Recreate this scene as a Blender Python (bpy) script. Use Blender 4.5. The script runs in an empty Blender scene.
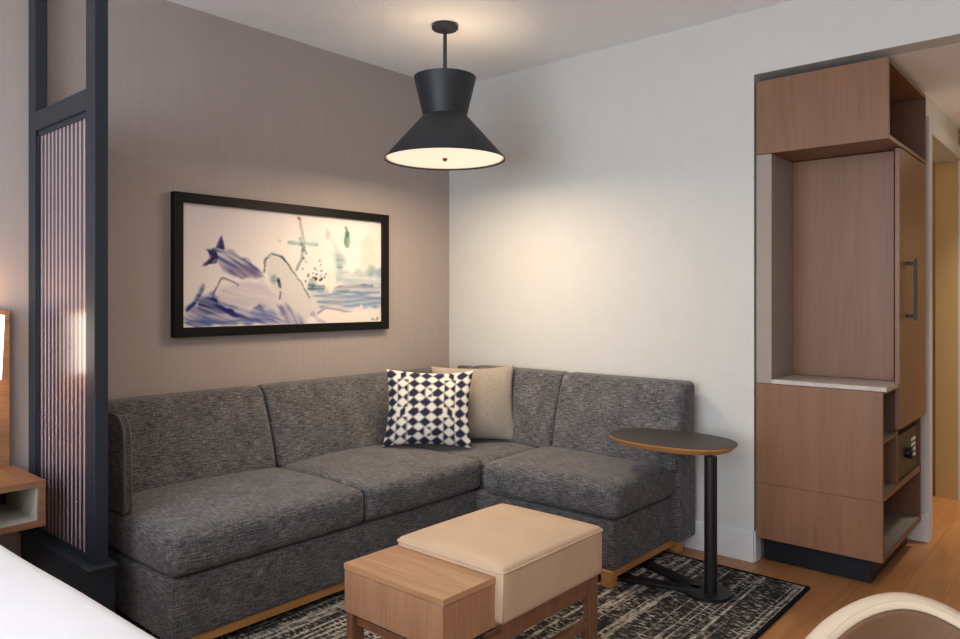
import bpy, bmesh, math, random
import numpy as np
from mathutils import Vector, Matrix, Euler

random.seed(7)
rng = np.random.default_rng(7)
S = bpy.context.scene
COL = S.collection
PI = math.pi


# ------------------------------------------------------------------ materials
def srgb(r, g, b):
    def c(v):
        v /= 255.0
        return v / 12.92 if v <= 0.04045 else ((v + 0.055) / 1.055) ** 2.4
    return (c(r), c(g), c(b), 1.0)


class NT:
    """small helper around a material node tree"""
    def __init__(self, name):
        self.m = bpy.data.materials.new(name)
        self.m.use_nodes = True
        self.t = self.m.node_tree
        self.t.nodes.clear()
        self.out = self.n('ShaderNodeOutputMaterial')
        self.b = self.n('ShaderNodeBsdfPrincipled')
        self.l(self.b.outputs[0], self.out.inputs[0])

    def n(self, kind, **kw):
        x = self.t.nodes.new(kind)
        for k, v in kw.items():
            setattr(x, k, v)
        return x

    def l(self, a, b):
        self.t.links.new(a, b)

    def coord(self, which='UV', scale=(1, 1, 1), rot=(0, 0, 0), loc=(0, 0, 0)):
        tc = self.n('ShaderNodeTexCoord')
        mp = self.n('ShaderNodeMapping')
        mp.inputs['Scale'].default_value = scale
        mp.inputs['Rotation'].default_value = rot
        mp.inputs['Location'].default_value = loc
        self.l(tc.outputs[which], mp.inputs[0])
        return mp.outputs[0]

    def noise(self, vec, scale=1.0, detail=2.0, rough=0.5, dist=0.0):
        x = self.n('ShaderNodeTexNoise')
        x.inputs['Scale'].default_value = scale
        x.inputs['Detail'].default_value = detail
        x.inputs['Roughness'].default_value = rough
        x.inputs['Distortion'].default_value = dist
        self.l(vec, x.inputs['Vector'])
        return x.outputs['Fac']

    def ramp(self, fac, stops):
        x = self.n('ShaderNodeValToRGB')
        e = x.color_ramp.elements
        while len(e) < len(stops):
            e.new(0.5)
        for i, (p, c) in enumerate(stops):
            e[i].position = p
            e[i].color = c
        self.l(fac, x.inputs[0])
        return x.outputs[0]

    def mix(self, fac, a, b, mode='MIX'):
        x = self.n('ShaderNodeMix', data_type='RGBA', blend_type=mode)
        if isinstance(fac, (int, float)):
            x.inputs[0].default_value = fac
        else:
            self.l(fac, x.inputs[0])
        for s, i in ((a, 6), (b, 7)):
            if isinstance(s, tuple):
                x.inputs[i].default_value = s
            else:
                self.l(s, x.inputs[i])
        return x.outputs[2]

    def math(self, op, a, b=0.0, c=None):
        x = self.n('ShaderNodeMath', operation=op)
        for i, s in enumerate((a, b) if c is None else (a, b, c)):
            if isinstance(s, (int, float)):
                x.inputs[i].default_value = s
            else:
                self.l(s, x.inputs[i])
        return x.outputs[0]

    def bump(self, h, strength=0.2, dist=0.002):
        x = self.n('ShaderNodeBump')
        x.inputs['Strength'].default_value = strength
        x.inputs['Distance'].default_value = dist
        self.l(h, x.inputs['Height'])
        self.l(x.outputs[0], self.b.inputs['Normal'])

    def set(self, color=None, rough=0.5, metal=0.0, spec=0.5, sheen=0.0, coat=0.0):
        if color is not None:
            if isinstance(color, tuple):
                self.b.inputs['Base Color'].default_value = color
            else:
                self.l(color, self.b.inputs['Base Color'])
        self.b.inputs['Roughness'].default_value = rough
        self.b.inputs['Metallic'].default_value = metal
        self.b.inputs['Specular IOR Level'].default_value = spec
        self.b.inputs['Sheen Weight'].default_value = sheen
        self.b.inputs['Coat Weight'].default_value = coat
        return self.m


def plain(name, c, rough=0.5, metal=0.0, spec=0.5, speck=0.06):
    t = NT(name)
    v = t.coord('Object')
    f = t.noise(v, 9.0, 4.0, 0.6)
    d = tuple(x * (1 - speck) for x in c[:3]) + (1,)
    u = tuple(min(1, x * (1 + speck)) for x in c[:3]) + (1,)
    col = t.ramp(f, [(0.3, d), (0.7, u)])
    return t.set(col, rough, metal, spec)


def wood(name, c1, c2, along='v', rough=0.42, fine=160.0, coat=0.0, figure=0.35):
    """grain runs along u or v of the box-projected uv (metres)"""
    t = NT(name)
    s1 = (fine, 3.0, 1) if along == 'v' else (3.0, fine, 1)
    s2 = (16.0, 1.3, 1) if along == 'v' else (1.3, 16.0, 1)
    f1 = t.noise(t.coord('UV', s1), 1.0, 3.0, 0.65)
    f2 = t.noise(t.coord('UV', s2, loc=(3.1, 1.7, 0)), 1.0, 4.0, 0.6, 0.8)
    f = t.math('ADD', t.math('MULTIPLY', f1, 1 - figure), t.math('MULTIPLY', f2, figure))
    col = t.ramp(f, [(0.34, c1), (0.66, c2)])
    t.bump(f1, 0.08, 0.001)
    return t.set(col, rough, 0, 0.4, coat=coat)


def tweed(name, dark, mid, light, scale=1.0):
    t = NT(name)
    a = t.noise(t.coord('UV', (24 * scale, 270 * scale, 1)), 1.0, 3.0, 0.7)
    b = t.noise(t.coord('UV', (260 * scale, 34 * scale, 1), loc=(5, 2, 0)), 1.0, 3.0, 0.7)
    c = t.noise(t.coord('UV', (9, 9, 1)), 1.0, 2.0, 0.5)
    f = t.math('ADD', t.math('MULTIPLY', a, 0.64), t.math('MULTIPLY', b, 0.36))
    f = t.math('ADD', f, t.math('MULTIPLY', t.math('SUBTRACT', c, 0.5), 0.12))
    col = t.ramp(f, [(0.35, dark), (0.5, mid), (0.69, light)])
    t.bump(f, 0.5, 0.003)
    return t.set(col, 0.95, 0, 0.1, sheen=0.15)


M = {}
M['white_paint'] = plain('white_wall_paint', srgb(206, 206, 203), 0.85, 0, 0.2, 0.015)
M['ceiling'] = plain('ceiling_paint', srgb(246, 246, 247), 0.9, 0, 0.2, 0.012)
M['trim'] = plain('trim_paint', srgb(214, 216, 218), 0.5, 0, 0.4, 0.015)
M['hall'] = plain('hall_warm_light_paint', srgb(184, 154, 108), 0.8, 0, 0.2, 0.015)  # tan carries the warm hall light in the wall colour


def wallpaper():
    t = NT('mauve_grey_wallpaper')
    a = t.noise(t.coord('UV', (55, 1.2, 1)), 1.0, 3.0, 0.7)
    b = t.noise(t.coord('UV', (300, 14, 1), loc=(2, 4, 0)), 1.0, 2.0, 0.6)
    f = t.math('ADD', t.math('MULTIPLY', a, 0.55), t.math('MULTIPLY', b, 0.45))
    col = t.ramp(f, [(0.3, srgb(164, 153, 149)), (0.7, srgb(172, 161, 157))])
    t.bump(b, 0.1, 0.001)
    return t.set(col, 0.75, 0, 0.25)


M['wallpaper'] = wallpaper()


def floorboards():
    t = NT('oak_floorboards')
    v = t.coord('UV', (1, 1, 1), rot=(0, 0, PI / 2))
    br = t.n('ShaderNodeTexBrick')
    br.offset = 0.37
    br.inputs['Scale'].default_value = 1.0
    br.inputs['Mortar Size'].default_value = 0.0011
    br.inputs['Mortar Smooth'].default_value = 0.3
    br.inputs['Brick Width'].default_value = 1.22
    br.inputs['Row Height'].default_value = 0.152
    br.inputs['Color1'].default_value = (0.35, 0.35, 0.35, 1)
    br.inputs['Color2'].default_value = (0.65, 0.65, 0.65, 1)
    br.inputs['Mortar'].default_value = (0, 0, 0, 1)
    t.l(v, br.inputs['Vector'])
    g1 = t.noise(t.coord('UV', (70, 2.2, 1)), 1.0, 4.0, 0.65, 0.6)
    g2 = t.noise(t.coord('UV', (11, 1.0, 1), loc=(4, 1, 0)), 1.0, 4.0, 0.6, 1.2)
    f = t.math('ADD', t.math('MULTIPLY', g1, 0.5), t.math('MULTIPLY', g2, 0.5))
    f = t.math('ADD', f, t.math('MULTIPLY', t.math('SUBTRACT', br.outputs['Color'], 0.5), 0.22))
    col = t.ramp(f, [(0.25, srgb(140, 92, 54)), (0.5, srgb(172, 120, 74)), (0.75, srgb(192, 142, 92))])
    col = t.mix(br.outputs['Fac'], col, srgb(104, 68, 42))
    t.bump(f, 0.06, 0.001)
    return t.set(col, 0.38, 0, 0.45)


M['floor'] = floorboards()
M['navy_metal'] = plain('dark_blue_grey_paint', srgb(28, 36, 45), 0.42, 0.0, 0.5, 0.04)
def striped():
    t = NT('striped_gloss_panel')
    tc = t.n('ShaderNodeTexCoord')
    sx = t.n('ShaderNodeSeparateXYZ')
    t.l(tc.outputs['Object'], sx.inputs[0])
    ph = t.math('FRACT', t.math('MULTIPLY', t.math('SUBTRACT', sx.outputs['X'], .088), 12.5 / .469))
    d = t.math('ABSOLUTE', t.math('SUBTRACT', ph, .5))
    f = t.ramp(d, [(.15, (1, 1, 1, 1)), (.22, (0, 0, 0, 1))])
    col = t.mix(f, srgb(50, 33, 42), srgb(164, 148, 155))
    m = t.set(col, .3, 0, .5, coat=1.0)
    t.b.inputs['Coat Roughness'].default_value = .22
    return m


M['stripes'] = striped()
M['slat'] = plain('mauve_slat_finish', srgb(150, 134, 141), 0.26, 0.2, 0.6, 0.04)
M['slat_back'] = plain('dark_mauve_backing', srgb(36, 29, 34), 0.3, 0.0, 0.6, 0.04)
M['cab'] = wood('cabinet_walnut', srgb(119, 82, 59), srgb(140, 101, 76), 'v', 0.42, 210, figure=.45)
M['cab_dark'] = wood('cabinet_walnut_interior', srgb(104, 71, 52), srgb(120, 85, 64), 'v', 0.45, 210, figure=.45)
M['taupe_panel'] = plain('taupe_laminate', srgb(156, 146, 138), 0.6, 0, 0.3, 0.03)
M['plinth'] = plain('black_plinth', srgb(13, 16, 22), 0.5, 0, 0.3, 0.05)
M['oak'] = wood('warm_oak', srgb(176, 122, 68), srgb(206, 154, 96), 'u', 0.4, 150)
M['table_wood'] = wood('tan_walnut', srgb(154, 112, 80), srgb(196, 151, 113), 'u', 0.38, 110, figure=0.5)
M['table_wood_v'] = wood('tan_walnut_upright', srgb(152, 110, 82), srgb(184, 140, 108), 'v', 0.4, 120)
M['frame_wood'] = wood('brown_frame_wood', srgb(112, 74, 54), srgb(140, 98, 74), 'v', 0.42, 120)
M['night_wood'] = wood('nightstand_walnut', srgb(112, 78, 54), srgb(150, 110, 80), 'u', 0.4, 90, figure=0.5)
M['liner'] = plain('pale_grey_liner', srgb(176, 170, 160), 0.7, 0, 0.3, 0.05)
M['shelf_liner'] = plain('grey_shelf_liner', srgb(124, 118, 110), 0.7, 0, 0.3, 0.05)
M['liner_dark'] = plain('dark_liner', srgb(40, 40, 44), 0.7, 0, 0.3, 0.05)
M['sofa'] = tweed('charcoal_tweed', srgb(34, 35, 41), srgb(88, 86, 88), srgb(152, 149, 148), .95)
M['sofa_pipe'] = tweed('charcoal_tweed_piping', srgb(74, 70, 68), srgb(104, 99, 96), srgb(150, 144, 138), 2)
M['grey_linen'] = tweed('greige_linen', srgb(132, 124, 114), srgb(160, 150, 138), srgb(184, 174, 160), 1.6)
M['black'] = plain('black_powder_coat', srgb(14, 15, 18), 0.45, 0.0, 0.45, 0.06)
M['black_top'] = plain('charcoal_laminate', srgb(58, 56, 55), 0.5, 0, 0.4, 0.06)
M['frame_black'] = plain('black_picture_frame', srgb(11, 10, 10), 0.5, 0, 0.2, 0.08)
M['steel'] = plain('brushed_steel', srgb(170, 172, 176), 0.3, 0.9, 0.5, 0.05)
M['keys'] = plain('white_keys', srgb(226, 226, 226), 0.4, 0, 0.5, 0.02)
M['shade_out'] = plain('dark_lamp_shade', srgb(40, 44, 50), 0.5, 0.1, 0.5, 0.05)
M['shade_in'] = plain('cream_lamp_lining', srgb(236, 226, 206), 0.6, 0, 0.3, 0.02)
M['brass'] = plain('dull_brass', srgb(120, 96, 66), 0.35, 0.8, 0.5, 0.05)


def leather(name, c1, c2, bump=0.15):
    t = NT(name)
    f = t.noise(t.coord('Object'), 7.0, 5.0, 0.6)
    vo = t.n('ShaderNodeTexVoronoi')
    vo.inputs['Scale'].default_value = 380
    t.l(t.coord('Object'), vo.inputs['Vector'])
    t.bump(vo.outputs['Distance'], bump, 0.0006)
    return t.set(t.ramp(f, [(0.3, c1), (0.7, c2)]), 0.52, 0, 0.4)


M['tan_vinyl'] = leather('tan_vinyl', srgb(196, 168, 140), srgb(206, 179, 152))
M['cream_vinyl'] = leather('cream_vinyl', srgb(198, 178, 152), srgb(208, 190, 166))
M['chair_inner'] = leather('brown_chair_inner', srgb(98, 70, 48), srgb(112, 82, 58))  # darker brown than the cream shell, for the inner face


def linen_white():
    t = NT('white_cotton')
    f = t.noise(t.coord('Object'), 3.0, 5.0, 0.6)
    w = t.noise(t.coord('Object'), 5.0, 3.0, 0.5, 0.4)
    t.bump(w, 0.25, 0.01)
    return t.set(t.ramp(f, [(0.3, srgb(226, 229, 234)), (0.7, srgb(233, 235, 239))]), 0.9, 0, 0.2, sheen=0.1)


M['white_cotton'] = linen_white()


def stone():
    t = NT('pale_grey_stone')
    f = t.noise(t.coord('Object'), 40.0, 5.0, 0.7)
    return t.set(t.ramp(f, [(0.3, srgb(172, 166, 158)), (0.7, srgb(200, 194, 186))]), 0.4, 0, 0.5)


M['stone'] = stone()


def rug_mat():
    t = NT('charcoal_woven_rug')
    # light threads running along the room (v) at uneven spacing, broken up by noise
    lines = t.noise(t.coord('UV', (17, 0.25, 1)), 1.0, 2.0, 0.5)
    lines = t.math('SUBTRACT', 1.0, t.math('MULTIPLY', t.math('ABSOLUTE', t.math('SUBTRACT', lines, 0.5)), 21.0))
    gaps = t.noise(t.coord('UV', (60, 16, 1), loc=(7, 3, 0)), 1.0, 3.0, 0.7)
    long_ = t.math('MULTIPLY', t.math('MAXIMUM', lines, 0.0), t.math('MULTIPLY', t.math('SUBTRACT', gaps, 0.38), 6.0))
    cross = t.noise(t.coord('UV', (32, 90, 1), loc=(1, 9, 0)), 1.0, 2.0, 0.65)
    patch = t.noise(t.coord('UV', (9, 5, 1), loc=(3, 5, 0)), 1.0, 3.0, 0.6)
    cr = t.math('MULTIPLY', t.math('MAXIMUM', t.math('SUBTRACT', cross, 0.51), 0.0), 9.0)
    cr = t.math('MULTIPLY', cr, t.math('MULTIPLY', t.math('MAXIMUM', t.math('SUBTRACT', patch, 0.33), 0.0), 3.6))
    f = t.math('MINIMUM', t.math('ADD', t.math('MAXIMUM', long_, 0.0), cr), 1.0)
    pile = t.noise(t.coord('UV', (260, 260, 1)), 1.0, 2.0, 0.6)
    base = t.ramp(pile, [(0.3, srgb(22, 23, 26)), (0.7, srgb(52, 52, 55))])
    lite = t.ramp(pile, [(0.3, srgb(146, 141, 132)), (0.7, srgb(212, 206, 195))])
    t.bump(t.math('ADD', pile, f), 0.4, 0.003)
    return t.set(t.mix(f, base, lite), 0.95, 0, 0.1)


M['rug'] = rug_mat()
M['rug_edge'] = plain('black_rug_binding', srgb(22, 22, 24), 0.9, 0, 0.1, 0.1)


def emit(name, c, strength):
    t = NT(name)
    t.b.inputs['Base Color'].default_value = c
    t.b.inputs['Emission Color'].default_value = c
    t.b.inputs['Emission Strength'].default_value = strength
    t.b.inputs['Roughness'].default_value = 0.6
    return t.m


M['diffuser'] = emit('lit_diffuser', (1.0, 0.84, 0.64, 1), 0.75)
M['lamp_glow'] = emit('lit_lampshade', (1.0, 0.86, 0.68, 1), 4.0)


def vcol(name, rough=0.7, bump=0.0):
    t = NT(name)
    a = t.n('ShaderNodeVertexColor')
    a.layer_name = 'Col'
    if bump:
        w = t.noise(t.coord('UV', (500, 500, 1)), 1.0, 1.0, 0.5)
        t.bump(w, bump, 0.001)
    return t.set(a.outputs[0], rough, 0, 0.25)


M['paint'] = vcol('painted_canvas', 0.6)
M['geo_cloth'] = vcol('printed_cotton', 0.9, 0.2)


# ------------------------------------------------------------------ mesh builder
class MB:
    def __init__(self):
        self.bm = bmesh.new()

    def _merge(self, b):
        me = bpy.data.meshes.new('t')
        b.to_mesh(me)
        self.bm.from_mesh(me)
        bpy.data.meshes.remove(me)
        b.free()

    def box(self, x0, x1, y0, y1, z0, z1, bev=0.0, seg=2, mat=None):
        b = bmesh.new()
        bmesh.ops.create_cube(b, size=1.0)
        for v in b.verts:
            v.co = Vector((x0 + (v.co.x + .5) * (x1 - x0), y0 + (v.co.y + .5) * (y1 - y0), z0 + (v.co.z + .5) * (z1 - z0)))
        if bev > 0:
            bmesh.ops.bevel(b, geom=b.edges[:], offset=bev, segments=seg, profile=0.5, affect='EDGES')
        if mat is not None:
            b.transform(mat)
        self._merge(b)
        return self

    def prism(self, pts, z0, z1, bev=0.0, seg=2, axis='z'):
        """polygon in the plane, extruded; axis picks which way it is extruded"""
        b = bmesh.new()
        def P(p, h):
            if axis == 'z': return (p[0], p[1], h)
            if axis == 'x': return (h, p[0], p[1])
            return (p[0], h, p[1])
        lo = [b.verts.new(P(p, z0)) for p in pts]
        hi = [b.verts.new(P(p, z1)) for p in pts]
        n = len(pts)
        b.faces.new(lo[::-1]); b.faces.new(hi)
        for i in range(n):
            b.faces.new((lo[i], lo[(i + 1) % n], hi[(i + 1) % n], hi[i]))
        bmesh.ops.recalc_face_normals(b, faces=b.faces[:])
        if bev > 0:
            bmesh.ops.bevel(b, geom=b.edges[:], offset=bev, segments=seg, profile=0.5, affect='EDGES')
        self._merge(b)
        return self

    def lathe(self, prof, c=(0, 0, 0), n=48, sx=1.0, sy=1.0):
        """closed list of (r, z) spun about z"""
        b = bmesh.new()
        rings = []
        for r, z in prof:
            if r < 1e-6:
                rings.append([b.verts.new((c[0], c[1], c[2] + z))])
            else:
                rings.append([b.verts.new((c[0] + r * sx * math.cos(2 * PI * i / n), c[1] + r * sy * math.sin(2 * PI * i / n), c[2] + z)) for i in range(n)])
        for a, d in zip(rings, rings[1:]):
            for i in range(n):
                j = (i + 1) % n
                q = []
                for v in ((a[i % len(a)]), (a[j % len(a)]), (d[j % len(d)]), (d[i % len(d)])):
                    if v not in q: q.append(v)
                if len(q) >= 3:
                    try: b.faces.new(q)
                    except ValueError: pass
        bmesh.ops.recalc_face_normals(b, faces=b.faces[:])
        self._merge(b)
        return self

    def cyl(self, p0, p1, r, n=20, r1=None):
        p0, p1 = Vector(p0), Vector(p1)
        d = p1 - p0
        b = bmesh.new()
        bmesh.ops.create_cone(b, cap_ends=True, segments=n, radius1=r, radius2=r if r1 is None else r1, depth=d.length)
        q = d.to_track_quat('Z', 'Y').to_matrix().to_4x4()
        b.transform(Matrix.Translation((p0 + p1) / 2) @ q)
        self._merge(b)
        return self

    def tube(self, pts, r, n=8, closed=False):
        pts = [Vector(p) for p in pts]
        b = bmesh.new()
        rings = []
        m = len(pts)
        up = Vector((0.13, 0.21, 0.97))
        for i, p in enumerate(pts):
            a = pts[(i - 1) % m] if (closed or i > 0) else p
            c = pts[(i + 1) % m] if (closed or i < m - 1) else p
            t = (c - a).normalized()
            x = t.cross(up).normalized(); y = t.cross(x)
            rings.append([b.verts.new(p + r * (x * math.cos(2 * PI * k / n) + y * math.sin(2 * PI * k / n))) for k in range(n)])
        for i in range(m if closed else m - 1):
            a, c = rings[i], rings[(i + 1) % m]
            for k in range(n):
                b.faces.new((a[k], a[(k + 1) % n], c[(k + 1) % n], c[k]))
        if not closed:
            b.faces.new(rings[0][::-1]); b.faces.new(rings[-1])
        bmesh.ops.recalc_face_normals(b, faces=b.faces[:])
        self._merge(b)
        return self

    def pad(self, x0, x1, y0, y1, z0, z1, r=0.04, puff=0.0, seg=4, n=10, warp=None, pufflow=0.0, side=0.0):
        """rounded upholstered block; puff swells the top, side swells the flanks, warp(Vector)->Vector bends it"""
        h = Vector(((x1 - x0) / 2, (y1 - y0) / 2, (z1 - z0) / 2))
        c = Vector(((x0 + x1) / 2, (y0 + y1) / 2, (z0 + z1) / 2))
        def axis(hh):
            e = [-hh + r * (1 - math.cos(PI / 2 * k / seg)) for k in range(seg + 1)]
            mid = [-(hh - r) + 2 * (hh - r) * k / n for k in range(1, n)]
            return e + mid + [-v for v in e[::-1]]
        A = [axis(h.x), axis(h.y), axis(h.z)]
        b = bmesh.new()
        cache = {}
        def V(p):
            k = (round(p[0], 6), round(p[1], 6), round(p[2], 6))
            if k not in cache:
                q = Vector(p)
                inn = Vector([max(-(h[i] - r), min(h[i] - r, q[i])) for i in range(3)])
                d = q - inn
                if d.length > 1e-9: q = inn + d.normalized() * r
                u, v, w = q.x / h.x, q.y / h.y, q.z / h.z
                k2 = (1 - u * u) * (1 - v * v)
                s = max(k2, 0) ** 0.5
                if w > 0: q.z += puff * s * w
                else: q.z += pufflow * s * w
                if side:
                    q.x += side * u * max(0, (1 - v * v) * (1 - w * w)) ** 0.7
                    q.y += side * v * max(0, (1 - u * u) * (1 - w * w)) ** 0.7
                q += c
                if warp: q = warp(q)
                cache[k] = b.verts.new(q)
            return cache[k]
        for ax in range(3):
            i, j = [(1, 2), (2, 0), (0, 1)][ax]
            for sgn in (-1, 1):
                for a in range(len(A[i]) - 1):
                    for d in range(len(A[j]) - 1):
                        vs = []
                        for (aa, dd) in ((a, d), (a + 1, d), (a + 1, d + 1), (a, d + 1)):
                            p = [0, 0, 0]
                            p[ax] = sgn * h[ax]; p[i] = A[i][aa]; p[j] = A[j][dd]
                            w = V(p)
                            if w not in vs: vs.append(w)
                        if len(vs) >= 3:
                            try: b.faces.new(vs if sgn > 0 else vs[::-1])
                            except ValueError: pass
        bmesh.ops.recalc_face_normals(b, faces=b.faces[:])
        self._merge(b)
        return self

    def build(self, name, mat, parent=None, smooth=None, origin=None):
        bm = self.bm
        if origin is not None:
            bmesh.ops.translate(bm, verts=bm.verts[:], vec=-Vector(origin))
        bm.normal_update()
        uvl = bm.loops.layers.uv.new('UVMap')
        for f in bm.faces:
            n = f.normal
            a = max(range(3), key=lambda i: abs(n[i]))
            for lp in f.loops:
                p = lp.vert.co
                lp[uvl].uv = ((p.y, p.z), (p.x, p.z), (p.x, p.y))[a]
        me = bpy.data.meshes.new(name)
        bm.to_mesh(me); bm.free()
        me.materials.append(mat)
        if smooth is not None:
            me.polygons.foreach_set('use_smooth', [True] * len(me.polygons))
            if smooth < 180:
                me.set_sharp_from_angle(angle=math.radians(smooth))
        o = bpy.data.objects.new(name, me)
        COL.objects.link(o)
        if parent is not None:
            o.parent = parent
            w = parent
            off = Vector()
            while w is not None:
                off += w.location; w = w.parent
            if origin is None:
                o.location = -off         # geometry written in room coordinates
            else:
                o.location = Vector(origin) - off
        elif origin is not None:
            o.location = origin
        return o


def thing(name, label, cat, loc=(0, 0, 0), group=None):
    o = bpy.data.objects.new(name, None)
    o.empty_display_size = 0.1
    COL.objects.link(o)
    o.location = loc
    o['label'] = label; o['category'] = cat
    if group: o['group'] = group
    return o


def tag(o, label, cat, group=None):
    o['label'] = label; o['category'] = cat
    if group: o['group'] = group
    return o


def struct(o):
    o['kind'] = 'structure'
    return o


# ------------------------------------------------------------------ the room
H = 2.61          # ceiling of the room
HH = 2.306        # soffit over the entry
struct(MB().box(-0.12, 4.52, -6.3, 2.3, -0.1, 0.0).build('floor', M['floor']))
struct(MB().box(-0.12, 4.52, -6.3, 0.12, H, H + 0.1).build('ceiling', M['ceiling']))
struct(MB().box(-0.12, 0.0, -6.3, 0.12, 0, H).build('wall_left', M['wallpaper']))
struct(MB().box(0.0, 1.981, 0.0, 0.12, 0, H).build('wall_far', M['white_paint']))
struct(MB().box(1.981, 3.75, 0.0, 0.12, HH, H).box(3.75, 4.52, 0.0, 0.12, 0, H).build('wall_entry', M['white_paint']))
struct(MB().box(4.4, 4.52, -6.3, 0.0, 0, H).build('wall_right', M['white_paint']))
# window wall behind the camera
wx0, wx1, wz0, wz1 = 0.35, 4.05, 0.25, 2.5
struct(MB().box(0, wx0, -6.3, -6.2, 0, H).box(wx1, 4.4, -6.3, -6.2, 0, H).box(wx0, wx1, -6.3, -6.2, 0, wz0)
       .box(wx0, wx1, -6.3, -6.2, wz1, H).build('wall_back', M['white_paint']))
wf = MB().box(wx0, wx1, -6.28, -6.22, wz0, wz0 + .05).box(wx0, wx1, -6.28, -6.22, wz1 - .05, wz1)
for xx in (wx0, (wx0 + wx1) / 2 - .025, wx1 - .05):
    wf.box(xx, xx + .05, -6.28, -6.22, wz0, wz1)
struct(wf.build('window_1', M['navy_metal']))
# alcove and entry hall
struct(MB().box(1.87, 1.981, 0.12, 0.955, 0, HH).build('wall_alcove', M['white_paint']))
struct(MB().box(1.981, 2.53, 0.87, 0.955, 0, HH).box(2.41, 2.53, 0.955, 1.90, 2.10, HH).build('wall_hall', M['white_paint']))
struct(MB().box(2.41, 2.53, 1.90, 2.05, 0, HH).build('wall_return', M['hall']))
struct(MB().box(1.3, 3.87, 2.05, 2.17, 0, HH).build('wall_end', M['hall']))
struct(MB().box(1.3, 1.4, 0.98, 2.05, 0, HH).build('wall_side', M['hall']))
struct(MB().box(3.75, 3.87, 0.12, 2.05, 0, HH).build('wall_passage', M['white_paint']))
struct(MB().box(1.3, 3.87, 0.12, 2.17, HH, HH + 0.1).build('ceiling_hall', M['ceiling']))
# door casing on the hall wall
struct(MB().box(2.53, 2.552, 0.872, 0.952, 0, 2.10, .003).box(2.53, 2.552, 1.905, 1.985, 0, 2.10, .003)
       .box(2.53, 2.552, 0.872, 1.985, 2.1005, 2.18, .003).build('trim_1', M['white_paint']))
d = struct(MB().box(2.50, 3.30, 2.015, 2.048, 0.008, 2.128, .003).build('door_1', M['hall']))
struct(MB().box(2.415, 2.49, 2.028, 2.05, 0, 2.13, .004).box(3.31, 3.385, 2.028, 2.05, 0, 2.13, .004)
       .box(2.415, 3.385, 2.028, 2.05, 2.1305, 2.205, .004).build('trim_2', M['hall']))


def skirting(name, pts, t=0.015, h=0.147):
    """pts: list of (x0,x1,y0,y1) plan rectangles"""
    b = MB()
    for q in pts:
        b.box(q[0], q[1], q[2], q[3], 0, h, 0.004)
    return struct(b.build(name, M['trim']))


skirting('baseboard_far', [(0.0, 1.983, -0.016, 0.0), (1.9812, 1.990, -0.004, 0.07)])
skirting('baseboard_left', [(0.0, 0.015, -6.2, -0.016)])
skirting('baseboard_hall', [(1.99, 2.552, 0.855, 0.87)])

# ------------------------------------------------------------------ sectional sofa
sofa = thing('sectional_sofa', 'charcoal tweed L-shaped sectional sofa filling the corner below the painting', 'sofa', (0.45, -1.2, 0))
FX, FY = 0.893, -0.742       # front faces of the long and the short leg
YL = -2.296                  # left end
ZB, ZS, ZT = 0.078, 0.298, 0.450
sb = M['sofa']
MB().pad(0.06, FX - .016, YL + .006, FY + .3, ZB, ZS - .007, r=.012, seg=2, n=6).build('base', sb, sofa, 180)
MB().pad(0.10, 1.656, FY + .010, -0.06, ZB, ZS - .007, r=.012, seg=2, n=6).build('base', sb, sofa, 180)
# wooden rails and feet under the upholstery
MB().box(FX - .055, FX - .03, YL + .05, FY + .04, .042, ZB + .004, .003).build('rail', M['oak'], sofa)
MB().box(FX - .03, 1.60, FY + .035, FY + .06, .042, ZB + .004, .003).build('rail', M['oak'], sofa)
MB().box(1.617, 1.642, FY + .05, -0.10, .042, ZB + .004, .003).build('rail', M['oak'], sofa)
for (fx, fy, fz) in ((1.602, FY - .004, .0125), (1.607, -0.115, 0.0), (FX - .075, YL + .01, .0125), (0.08, YL + .01, 0.0)):
    MB().box(fx, fx + .050, fy, fy + .052, fz, ZB + .003, .003).build('foot', M['oak'], sofa)
# back frames
MB().pad(1.56, 1.704, -0.200, -0.030, ZB, 0.52, r=.012, seg=2, n=6).build('side_panel', sb, sofa, 180)
MB().pad(0.02, 0.075, YL + .04, -0.04, ZB + .05, 0.798, r=.015, seg=3, n=8).build('back_frame', sb, sofa, 180)
MB().pad(0.15, 1.700, -0.10, -0.035, ZB + .05, 0.828, r=.018, seg=3, n=8).build('back_frame', sb, sofa, 180)


def arm_profile():
    x1, top, r = 0.515, 0.812, 0.085
    pts = [(0.03, .45), (x1, .45)]
    for k in range(9):
        a = PI / 2 * k / 8
        pts.append((x1 - r + r * math.cos(a), top - r + r * math.sin(a)))
    pts += [(0.05, top), (0.03, top - .02)]
    return pts


ap = arm_profile()
arm = MB().prism(ap, YL + .004, YL + .034, bev=0.006, seg=2, axis='y').build('armrest', sb, sofa, 50)
MB().tube([(x, YL + .007, z) for x, z in ap[1:-1]], 0.0045).tube([(x, YL + .031, z) for x, z in ap[1:-1]], 0.0045).build('piping', M['sofa_pipe'], arm, 180)


def soft(seed, amp=0.004, fq=3.1):
    r = random.Random(seed)
    a, b_, c = r.uniform(0, 6), r.uniform(0, 6), r.uniform(0, 6)
    def w(p):
        p.z += amp * math.sin(fq * 2.1 * p.x + a) * math.cos(fq * 1.7 * p.y + b_)
        return p
    return w


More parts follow.
